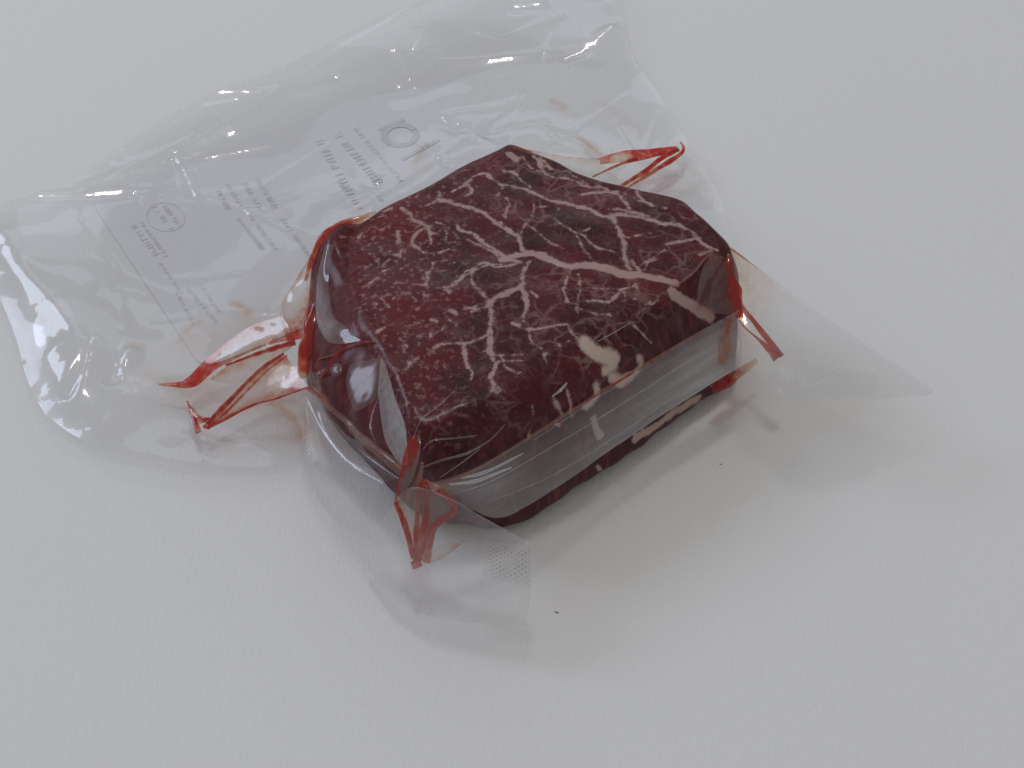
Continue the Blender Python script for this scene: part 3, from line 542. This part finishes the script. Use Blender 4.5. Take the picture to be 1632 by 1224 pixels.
# --- webs of film round the meat
patch('film_web', [  # left rear corner web
 [(537, 368, .041, .55), (517, 400, .038, .4), (505, 450, .034, .5), (499, 500, .029, .8), (496, 545, .025, .9)],
 [(528, 370, .041, .5), (505, 402, .037, .08), (487, 450, .031, .05), (474, 498, .026, .2), (482, 540, .021, .8)],
 [(517, 379, .040, .6), (494, 409, .036, .38), (468, 453, .029, .32), (447, 498, .023, .15), (458, 545, .018, .6)]], 40, 60, .0004, 300, 2)
DIAG = [(491, 616), (520, 640), (555, 672), (595, 708), (645, 750)]
patch('film_web', [  # tent between the left side of the meat and the table
 [hug(*p, .0006, .026) + (j_, .12) for p, j_ in zip(DIAG, (.25, .1, .08, .08, .12))],
 [hug(x, y, .0015, .02) + (0, .16) for x, y in ((489, 622), (514, 655), (548, 692), (588, 728), (634, 762))],
 [(487, 630, .0185, 0, .05), (509, 676, .0180, 0, .06), (536, 712, .0180, 0, .06), (568, 742, .0185, 0, .06), (612, 768, .0215, 0, .08)],
 [(483, 640, .0150, 0, .02), (498, 698, .0135, 0, .03), (520, 738, .0132, 0, .03), (552, 768, .0140, 0, .03), (602, 786, .0180, 0, .04)],
 [(478, 650, .0085), (490, 722, .0060), (510, 775, .0055), (545, 812, .0070), (594, 830, .0120)],
 [(474, 658, .0045), (484, 745, .0025), (505, 810, .0025), (540, 860, .0030), (584, 905, .0045)]], 80, 70, .0003, 130, 5, ridge=.0003)
FFLAP = [
 [(632, 798, .026, .1), (662, 775, .033, .1), (719, 793, .034, 0, .04), (780, 828, .031, 0, .05), (844, 863, .028, 0, .08)],
 [(606, 838, .017, 0), (652, 846, .022), (710, 848, .026), (775, 870, .024), (847, 900, .022)],
 [(586, 882, .010, 0), (640, 905, .016), (700, 913, .020), (772, 926, .019), (846, 945, .017)],
 [(586, 908, .006, 0), (626, 952, .008), (690, 981, .010), (765, 992, .011), (838, 997, .012)]]
FFLAP = [[tuple(c[:3]) + ((c[3] if len(c) > 3 else 0), (c[4] if len(c) > 4 else 0) + (.045 if i_ > 1 or k_ > 2 else 0)) for k_, c in enumerate(r_)] for i_, r_ in enumerate(FFLAP)]
patch('film_web', FFLAP, 60, 70, .0005, 120, 8, edge_light=.30, ridge=.0006)
patch('film_web', [[(c[0] - 1, c[1] + 2, max(c[2] - .0025, .003)) for c in r_] for r_ in FFLAP], 50, 50, .0005, 110, 9, edge_light=.06)
RFLAP = [[(1164, 394, .041, .2), (1245, 458, .0320, .05), (1330, 515, .0297), (1410, 570, .0272), (1490, 624, .020)],
 [(1176, 470, .034, .2), (1245, 520, .0302), (1325, 560, .0293), (1402, 596, .0272), (1482, 626, .0203)],
 [(1180, 530, .0302, .1), (1232, 575, .0298), (1300, 607, .0292), (1390, 622, .0272), (1474, 628, .0203)],
 [(1178, 588, .0275, .1), (1226, 608, .0292), (1262, 636, .0304), (1360, 637, .0288), (1462, 630, .0206)]]
patch('film_web', RFLAP, 60, 70, .0003, 90, 12, edge_light=.16, ridge=.0005)
patch('film_web', [[(c[0] - 1, c[1] + 2, c[2] - .0022) for c in r_] for r_ in RFLAP], 50, 50, .0004, 100, 14, edge_light=.05)
patch('film_web', [  # web behind the top edge
 [(826, 236, .0465, .25), (870, 243, .040, .16), (910, 250, .034, .14), (955, 253, .028, .3)],
 [(840, 250, .040, .2), (885, 262, .034, .1), (925, 270, .028, .06), (962, 262, .024, .1)],
 [(860, 300, .02, .1), (900, 310, .018, .05), (950, 310, .015, .05), (1000, 300, .012, .05)]], 30, 50, .0003, 200, 13)
# film bulging over the hollow at the left end, and the milky web below it
patch('film_bulge', [
 [hug(519, 390, .0016, .0385) + (.1, .10), hug(525, 390, .0016) + (0, .12), hug(533, 390, .0012) + (0, -.03)],
 [hug(506, 440, .0020, .0350) + (.1, .16), hug(514, 440, .0020) + (0, .14), hug(524, 442, .0014) + (0, -.03)],
 [hug(503, 500, .0022, .0320) + (.1, .2), hug(513, 502, .0024) + (0, .22), hug(530, 500, .0014) + (0, -.02)],
 [hug(511, 528, .0024, .0300) + (.1, .2), hug(526, 526, .0026) + (0, .20), hug(548, 518, .0014) + (0, -.02)],
 [hug(524, 546, .0010, .0285) + (.2, .06), hug(545, 548, .0014) + (.1, .06), hug(575, 543, .0010) + (0, -.02)]], 50, 40, .0001, 260, 15)
def hz_(x, y, j_, h_, off=.0022): return hug(x, y, off, .03) + (j_, h_)
patch('milky_web', [
 [hz_(606, 570, 0, 0.08), hz_(604, 620, 0, 0.22), hz_(607, 670, .04, 0.30), hz_(618, 712, .05, 0.32), hz_(638, 742, .1, 0.26)],
 [hz_(609, 572, 0, 0.22), hz_(617, 630, 0, 0.40), hz_(626, 680, 0, 0.38), hz_(634, 715, 0, 0.38), hz_(643, 742, 0, 0.33)],
 [hz_(613, 575, 0, 0.12), hz_(630, 632, 0, 0.32), hz_(643, 672, 0, 0.36), hz_(650, 708, 0, 0.36), hz_(649, 740, 0, 0.30)]], 30, 60, .0002, 500, 17, M_frost)
patch('juice_film', [
 [hug(1134, 404, .0012) + (.12,), hug(1118, 430, .0012) + (.10,), hug(1112, 462, .0012) + (.08,), hug(1110, 495, .0012) + (.12,)],
 [hug(1150, 408, .0012) + (.32,), hug(1142, 440, .0012) + (.26,), hug(1140, 475, .0012) + (.26,), hug(1142, 500, .0012) + (.3,)],
 [hug(1161, 412, .0012, .041) + (.6,), hug(1164, 440, .0012, .039) + (.6,), hug(1166, 475, .0012, .036) + (.6,), hug(1168, 500, .0012, .033) + (.6,)]], 20, 40, .0001, 400, 29)
# --- frosted end seal standing along the front
seal = patch('seal_strip', [
 [(682, 772, .037, .3, 0.04), (760, 744, .035, 0, 0.05), (850, 690, .034, 0, 0.02), (950, 626, .034, 0, 0.02), (1050, 566, .034, 0, 0.06), (1120, 526, .034, .05, 0.15), (1178, 494, .034, .12, 0.15)],
 [(690, 782, .034, .05, 0.30), (775, 768, .032, 0, 0.30), (862, 722, .030, 0, 0.08), (955, 660, .029, 0, 0.13), (1055, 595, .029, 0, 0.27), (1125, 552, .029, 0, 0.42), (1180, 520, .029, .06, 0.36)],
 [(705, 790, .031, 0, 0.20), (785, 800, .029, 0, 0.18), (868, 764, .026, 0, 0.14), (955, 702, .025, 0, 0.24), (1056, 632, .025, 0, 0.37), (1130, 583, .025, 0, 0.56), (1182, 553, .025, .05, 0.42)],
 [(719, 796, .029, 0, 0.19), (790, 825, .027, 0, 0.16), (850, 801, .024, 0, 0.21), (951, 733, .021, 0, 0.32), (1056, 662, .021, 0, 0.43), (1132, 613, .021, 0, 0.58), (1180, 584, .021, .05, 0.41)]], 50, 160, .0003, 260, 19, M_frost)
def seal_end(rows, fu, fv, m_):
    o = patch('seal_end', rows, 40, 40, .00008, 300, 23, m_)
    ii, jj = np.meshgrid(np.linspace(0, 1, 40), np.linspace(0, 1, 40), indexing='ij')
    fd = np.clip(np.minimum(np.minimum(ii, 1 - ii) * 5, np.minimum(jj * 4, 1.0)), 0, 1); a_ = o.data.attributes.new('emboss', 'FLOAT', 'POINT'); a_.data.foreach_set('value', fd.ravel().astype(np.float32))
    me = o.data; uvl = me.uv_layers.new(name='UVMap')
    for lp in me.loops:
        i, j = divmod(lp.vertex_index, 40); uvl.data[lp.index].uv = (i / 39 * fu * 6.283, j / 39 * fv * 6.283)
    return o
seal_end([[(768, 862, .0262, 0, .02), (808, 866, .0272, 0, .06), (845, 868, .0285, 0, .12)], [(766, 890, .0238, 0, .02), (806, 896, .0236, 0, .05), (847, 898, .0226, 0, .10)], [(768, 916, .0205, 0, .02), (806, 928, .019, 0, .04), (846, 938, .0175, 0, .1)]], 9, 7, M_seal)
seal_end([[(1240, 585, .0300, 0, .03), (1310, 582, .0305, 0, .03), (1400, 600, .0275, 0, .03)], [(1246, 612, .0308, 0, .05), (1320, 610, .0306, 0, .04), (1400, 612, .0278, 0, .03)], [(1268, 636, .0312, 0, .06), (1330, 636, .0306, 0, .06), (1396, 628, .0280, 0, .03)]], 7, 14, M_seal_faint)

# --- film facets added and angled to mirror a window as highlights
def half_normal(P, lamp):
    return ((lamp - P).normalized() + (CAM - P).normalized()).normalized()
def on_plane(px, py, P, n):
    d = ray(px, py); return CAM + d * ((P - CAM).dot(n) / d.dot(n))
def facet_band(pts, width, lamp, haze=0.0, name='glint_facet', nl=60, curl=.5, seed=3):
    """a crease of film turned to the window along the photo polyline pts (px, py, z); its sides curl away"""
    C = cr([tuple(p) for p in pts], nl); ws = np.interp(np.linspace(0, 1, nl), np.linspace(0, 1, len(width)), width)
    d2 = np.gradient(C[:, :2], axis=0); d2 /= np.linalg.norm(d2, axis=1, keepdims=True) + 1e-9
    P = []; k = 9; q = np.random.default_rng(seed).normal(size=nl + 6); q = np.convolve(q, np.ones(7) / 7, 'valid') * .5
    for i in range(nl):
        c = at(*C[i]); n = half_normal(c, lamp); nx, ny = -d2[i, 1], d2[i, 0]; wv = ws[i] * (1 + q[i])
        for u in np.linspace(-1, 1, k):
            p = on_plane(C[i, 0] + nx * wv * u, C[i, 1] + ny * wv * u, c, n)
            P.append(tuple(p - n * (curl * abs(u)**3 * ws[i] / (FPX / .48))))
    return mesh_obj(name, P, grid_faces(nl, k), M_film, bag, {'juice': np.zeros(nl * k), 'haze': np.full(nl * k, haze)})
def facet_patch(rows, lamp, off, name='glint_facet', nu=36, nv=36, haze=0.0, bumps=.00006, seed=5):
    cx = np.mean([p[0] for r_ in rows for p in r_]); cy = np.mean([p[1] for r_ in rows for p in r_])
    c = on_meat(cx, cy); c = c - ray(cx, cy) * off; n = half_normal(c, lamp)
    g = np.array([cr([(p[0], p[1]) for p in r_], nv) for r_ in rows]); g = np.array([cr(g[:, j], nu) for j in range(nv)]).transpose(1, 0, 2)
    P = []
    for i in range(nu):
        for j in range(nv):
            p = on_plane(*g[i, j], c, n); u, v = 2 * i / (nu - 1) - 1, 2 * j / (nv - 1) - 1
            P.append(tuple(p - n * (.0005 * (u**4 + v**4))))
    P = np.array(P); P += np.array(tuple(n))[None] * (waves(P, 1600, seed) * bumps + waves(P, 500, seed + 1) * bumps * 1.5)[:, None]
    return mesh_obj(name, P, grid_faces(nu, nv), M_soft, bag, {'juice': np.zeros(len(P)), 'haze': np.full(len(P), haze)})
facet_patch([[(556, 578), (583, 573), (609, 566)], [(550, 610), (580, 608), (606, 602)], [(562, 655), (580, 648), (602, 630)]], SKYW, .0075, haze=.02, bumps=.000035)
facet_patch([[(526, 582), (534, 578), (543, 579)], [(525, 590), (534, 590), (544, 589)], [(530, 598), (536, 598), (541, 596)]], SKYW, .0040, haze=.02)
facet_band([(486, 629, .0190), (498, 654, .0190), (512, 682, .0185), (530, 708, .0185), (552, 733, .0190), (572, 746, .0205), (590, 750, .0225), (601, 758, .0235)], [2, 4.5, 6, 7, 7.5, 7, 5, 2.5], SKYW, .03)
facet_band([(602, 636, .0385), (593, 660, .037), (590, 684, .036), (600, 706, .035)], [.5, 1.3, 1.5, .6], SKYW, .03, seed=16)
facet_band([(500, 600, .0305), (516, 590, .0320), (540, 586, .0335)], [.5, 1.2, .5], SKYW, .03, seed=17)
facet_band([(563, 768, .0175), (572, 771, .0175), (579, 777, .0175)], [1.5, 5, 2], SKYW, .03, seed=5)
facet_band([(504, 498, .0385), (510, 515, .0375), (522, 531, .0370), (540, 541, .0370), (558, 545, .0375)], [1.2, 1.6, 2.4, 2.0, 1.2], SKYW, .03, seed=6)
facet_band([(572, 545, .0395), (585, 543, .0410), (598, 543, .0425)], [1.0, 1.4, 1.0], SKYW, .03, seed=7)
facet_band([(447, 482, .0260), (450, 498, .0260), (456, 514, .0255), (462, 530, .0245)], [2, 4, 4, 1.5], KEY, .03, seed=8)
facet_band([(376, 605, .0150), (384, 600, .0150), (392, 594, .0150)], [.8, 1.3, .8], KEY, .0, seed=9)
facet_band([(682, 908, .0170), (705, 910, .0180), (730, 913, .0185), (755, 913, .0190)], [.6, 1.0, 1.6, .8], KEY, .02, seed=10)
facet_band([(604, 875, .0150), (622, 893, .0150), (645, 912, .0145)], [.8, 2.2, .8], SKYW, .02, seed=11)
# fine wrinkle lines of film pressed on the meat near the front corner and along the seal
def wrinkle(pts, wd, hz, off=.0011):
    o = streak([hug(*p, off, .03) if len(p) == 2 else p for p in pts], wd, 0, name='film_wrinkle', thick=.5)
    o.data.attributes['haze'].data.foreach_set('value', np.full(len(o.data.vertices), hz, dtype=np.float32)); return o
for pts, wd, hz in [([(658, 700), (672, 668), (700, 646), (725, 622)], [1.2, 1.2, .8], .05), ([(672, 745), (705, 733), (745, 722), (782, 700), (805, 676)], [1.2, 3, 3, 1.5, .8], .05), ([(674, 716), (690, 702), (730, 698), (760, 694)], [1.5, 2, 1.2], .03),
                    ([(700, 762), (735, 738), (765, 715)], [1, 1.6, 1], .12), ([(953, 544), (980, 529), (1007, 513)], [1, 1.5, 1], .12), ([(1007, 513), (1022, 530), (1037, 546)], [1.2, 1.5, 1], .12),
                    ([(880, 632), (893, 622), (904, 610)], [2, 4, 1.5], .22), ([(700, 792, .0318), (780, 768, .0332), (900, 700, .0322), (1010, 632, .0312), (1120, 560, .0305)], [.6, 1, 1.2, .5], .12), ([(780, 800, .0305), (880, 758, .0285), (990, 690, .0265), (1080, 628, .026)], [.5, .8, .5], .10),
                    ([(716, 772, .0355), (760, 766, .034), (815, 745, .0335)], [2, 5, 2], .30), ([(735, 762, .0358), (775, 752, .0347), (835, 722, .0343)], [2, 4, 1], .25), ([(850, 702, .0345), (950, 636, .0345), (1040, 580, .0345)], [.6, 1, .6], .10)]: wrinkle(pts, wd, hz)

# --- folds of film that have sucked up juice
def fold(rows, **k):
    rows = [[tuple(c[:3]) + (max(c[3], .12) if len(c) > 3 else .12, .02) for c in r_] for r_ in rows]
    return patch('pinched_fold', rows, k.get('nu', 24), k.get('nv', 50), k.get('amp', .00015), 500, k.get('seed', 31))
fold([[(449, 503, .023, .1), (400, 519, .019, .42), (352, 553, .014, .42), (322, 578, .011, .6), (293, 606, .009, .75), (250, 611, .007, .3)],
      [(460, 520, .023, .03), (412, 540, .019, .05), (362, 568, .014, .1), (330, 585, .011, .85), (298, 612, .009, .8), (252, 613, .007, .3)],
      [(470, 540, .022, .75), (420, 553, .018, .5), (368, 576, .013, .5), (340, 592, .011, .8), (308, 617, .008, .7), (254, 615, .006, .25)]], seed=33)
fold([[(470, 542, .021, .6), (420, 556, .017, .3), (368, 580, .012, .4), (335, 604, .009, .3)],
      [(462, 556, .019, .3), (425, 575, .015, .1), (380, 592, .011, .12), (342, 608, .008, .1)],
      [(452, 564, .017, .4), (425, 592, .012, .1), (380, 610, .009, .08), (345, 610, .007, .06)]], seed=35)
fold([[(452, 562, .020, .6), (412, 590, .016, .5), (372, 630, .012, .5), (338, 664, .009, .75), (322, 680, .007, .8)],
      [(472, 590, .019, .05), (425, 612, .015, .02), (380, 642, .011, .03), (344, 668, .008, .3), (325, 682, .006, .7)],
      [(492, 617, .019, .5), (440, 635, .014, .42), (400, 647, .011, .45), (355, 668, .008, .6), (328, 684, .006, .8)]], seed=37)
fold([[(656, 684, .0425, .85), (649, 704, .0405, .85), (638, 750, .035, .8), (629, 798, .028, .75)],
      [(664, 688, .0425, .7), (661, 715, .0405, .75), (645, 756, .035, .35), (630, 799, .028, .5)],
      [(670, 694, .0425, .5), (668, 728, .0405, .15), (655, 770, .034, .08), (632, 800, .028, .2)]], seed=39)
fold([[(630, 799, .028, .4), (645, 836, .022, .3), (660, 890, .015, .4)], [(650, 785, .029, .05), (660, 830, .023, .03), (663, 890, .015, .3)], [(674, 740, .036, .3), (668, 800, .028, .3), (666, 892, .015, .4)]], seed=41)
fold([[(677, 764, .034, .9), (678, 800, .029, .5), (680, 840, .023, .4), (670, 892, .015, .7)], [(700, 782, .034, .3), (700, 805, .029, .05), (693, 838, .023, .3), (676, 895, .015, .4)], [(728, 810, .032, .6), (726, 818, .029, .6), (696, 838, .0235, .6), (684, 897, .0155, .35)]], seed=43)
fold([[(672, 903, .0158, .1), (707, 889, .0183, .3), (736, 866, .0225, .55)], [(680, 893, .0168, 0), (706, 880, .0190, .1), (738, 863, .0226, .4)], [(684, 882, .0180, 0), (706, 868, .0202, .02), (742, 864, .0228, .2)]], seed=44)
fold([[(954, 252, .014, .85), (990, 241, .013, .6), (1014, 238, .012, .85), (1050, 236, .011, .9), (1079, 233, .010, .9)],
      [(956, 256, .014, .5), (990, 249, .013, .25), (1014, 247, .012, .75), (1050, 244, .011, .95), (1080, 237, .010, .9)],
      [(955, 262, .013, .6), (990, 259, .012, .3), (1014, 257, .011, .8), (1046, 250, .010, .8), (1081, 241, .009, .9)]], seed=45)
STREAKS = [
 ([hug(*p, .0012, .04) for p in ((1136, 400), (1122, 414), (1107, 432), (1090, 446), (1077, 457))], [2, 3, 3, 3, 2], [.4, .35, .3, .3, .45]),
 ([hug(*p, .001, .026) for p in DIAG], [7, 12, 11, 13, 14], [.5, .34, .26, .3, .34]),
 ([(507, 478, .031), (500, 515, .028), (497, 540, .026), (486, 570, .022), (484, 602, .019)], [8, 22, 24, 20, 14], [.5, 1, 1, .95, .35]),
 ([hug(*p, .0014, .03) for p in ((556, 547), (540, 562), (525, 582), (514, 598), (505, 613))], [2, 2.5, 3, 3, 2.5], 1.0),
 ([hug(*p, .001, .03) for p in ((502, 586), (510, 572), (530, 566), (548, 556), (575, 546), (598, 544))], [1.5, 2, 2, 1.5, 2, 2], [.5, .6, .5, .6, .7, .6]),
 ([(470, 545, .021), (420, 560, .017), (360, 582, .012)], [7, 5, 4], [.8, .6, .6]),
 ([(452, 563, .020), (410, 593, .016), (350, 655, .010), (330, 676, .008)], [4, 5, 7, 4], [.5, .55, .6, .7]),
 ([(458, 566, .020), (420, 596, .016), (362, 655, .010), (331, 681, .008)], [3, 3, 4, 4], [.4, .4, .5, .7]),
 ([(492, 617, .019), (440, 635, .0145), (400, 647, .0115), (330, 683, .007)], [3, 3, 3.5, 4], [.5, .6, .65, .8]),
 ([(298, 639, .008), (307, 660, .008), (317, 689, .007)], [2.5, 5, 8], [.9, 1, .6]),
 ([(304, 652, .008), (317, 668, .008), (334, 668, .008)], [9, 10, 5], [.35, .6, .8]),
 ([(630, 800, .028), (645, 836, .0225), (660, 890, .0155)], [4, 7, 6], [.5, .8, .9]),
 ([(673, 736, .0365), (667, 789, .0305), (664, 846, .0225), (662, 893, .0155)], [4, 6, 6, 6], [.3, .5, .6, .8]),
 ([(677, 764, .0345), (678, 800, .0295), (679, 838, .0235), (667, 893, .0155)], [10, 6, 10, 7], [.9, .5, .8, .9]),
 ([(729, 814, .031), (694, 837, .0245), (685, 866, .0205), (680, 897, .0165)], [5, 9, 9, 9], [.8, .8, .55, .45]),
 ([(675, 768, .0345), (707, 786, .0335), (729, 809, .032)], [10, 7, 7], [.8, .5, .6]),

 ([(661, 893, .0155), (666, 905, .0145)], [9, 11], [.7, .8]),
 ([(1161, 404, .0425), (1163, 425, .041), (1170, 461, .037), (1178, 506, .032)], [4, 8, 14, 10], [.6, .85, .9, .85]),
 ([(1176, 470, .036), (1184, 492, .032), (1198, 508, .030), (1216, 531, .028), (1246, 568, .0245)], [3, 6, 7, 8, 8], [.25, .6, .85, .85, .9]),
 ([(1179, 510, .0315), (1185, 520, .0305), (1208, 540, .028), (1228, 558, .026), (1240, 570, .0245)], [2, 3, 4, 8, 14], [.6, .7, .75, .8, .85]),
 ([(1164, 505, .0345), (1158, 540, .029), (1150, 580, .024)], [8, 14, 16], [.5, .35, .25]),
 ([(1135, 622, .012), (1152, 610, .012), (1175, 596, .012), (1206, 574, .012)], [14, 18, 14, 6], [.5, .9, .45, .2]),
 ([(1161, 394, .0425), (1185, 411, .039), (1208, 428, .037)], [1.6, 1.6, .8], [.5, .4, .2]),
 ([(944, 282, .012), (988, 262, .012), (1016, 253, .0115)], [3, 4, 5], [.5, .55, .7]),
 ([(983, 301, .010), (1029, 272, .010), (1053, 253, .010), (1082, 238, .010)], [4, 7, 7, 6], [.4, .75, .8, .85]),
 ([(996, 302, .009), (1036, 276, .009), (1066, 258, .009), (1086, 244, .009), (1089, 234, .009), (1084, 226, .009)], [4, 7, 8, 6, 5, 3], [.35, .45, .8, .7, .6, .25]),
 ([(690, 778, .0375), (760, 748, .0355), (850, 694, .0345), (950, 630, .0345), (1050, 569, .0345), (1120, 528, .0345)], [2, 2.5, 2.5, 3.5, 3, 2], [.4, .3, .3, .5, .45, .4]),
 ([(600, 338, .0445), (568, 352, .0440), (545, 361, .0430), (524, 373, .0418), (508, 393, .0395), (497, 416, .037), (487, 448, .033)], [5, 12, 15, 15, 13, 9, 5], [.15, .4, .75, .95, .85, .6, .3]),
 ([(818, 234, .047), (850, 244, .047)], [5, 5], [.45, .3]),
]
for pts, wd, jc in STREAKS: streak(pts, wd, jc)

# --- tiny air bubbles caught in the juice
def bubble(px, py, z, r):
    bm = bmesh.new(); bmesh.ops.create_icosphere(bm, subdivisions=2, radius=r); bmesh.ops.scale(bm, vec=(1, 1, .7), verts=bm.verts); bmesh.ops.translate(bm, vec=at(px, py, z), verts=bm.verts)
    me = bpy.data.meshes.new('bubble'); bm.to_mesh(me); bm.free(); me.polygons.foreach_set('use_smooth', [True] * len(me.polygons)); me.materials.append(M_frost)
    o = bpy.data.objects.new('bubble', me); col.objects.link(o); o.parent = bag
for b_ in ((319, 672, .009, .0009), (341, 650, .0105, .0006), (316, 686, .008, .0006), (1080, 235, .011, .0008), (662, 901, .0165, .0007), (667, 907, .0155, .0006), (975, 240, .0145, .0005), (665, 870, .019, .0005), (370, 584, .0135, .0004)): bubble(*b_)

# ------------------------------------------------------------------ dust on the card
def fibre(pts, wd, label, cat='fibre'):
    C = cr([tuple(at(*p)) for p in pts], 10); k = 5; ang = np.linspace(0, 2 * math.pi, k, endpoint=False)
    Tn = unit(np.gradient(C, axis=0)); Sd = unit(np.cross(Tn, np.array([[0, 0, 1.]]))); r_ = wd / (FPX / .5) / 2
    C[:, 2] += r_
    P = (C[:, None] + Sd[:, None] * (np.cos(ang)[None, :, None] * r_) + np.array([0, 0, 1.])[None, None] * (np.sin(ang)[None, :, None] * r_)).reshape(-1, 3)
    o = mesh_obj('dust_fibre', P, grid_faces(10, k, True), M_fibre); tag(o, label, cat); return o
fibre([(884, 975, 0), (887, 976, .0002), (890, 977, 0)], 1.2, 'short dark fibre on the bare white card below the bag')
fibre([(1147, 740, 0), (1149, 740, 0), (1149.6, 740.5, 0)], 1.2, 'tiny dark speck on the card right of the meat front', 'speck')
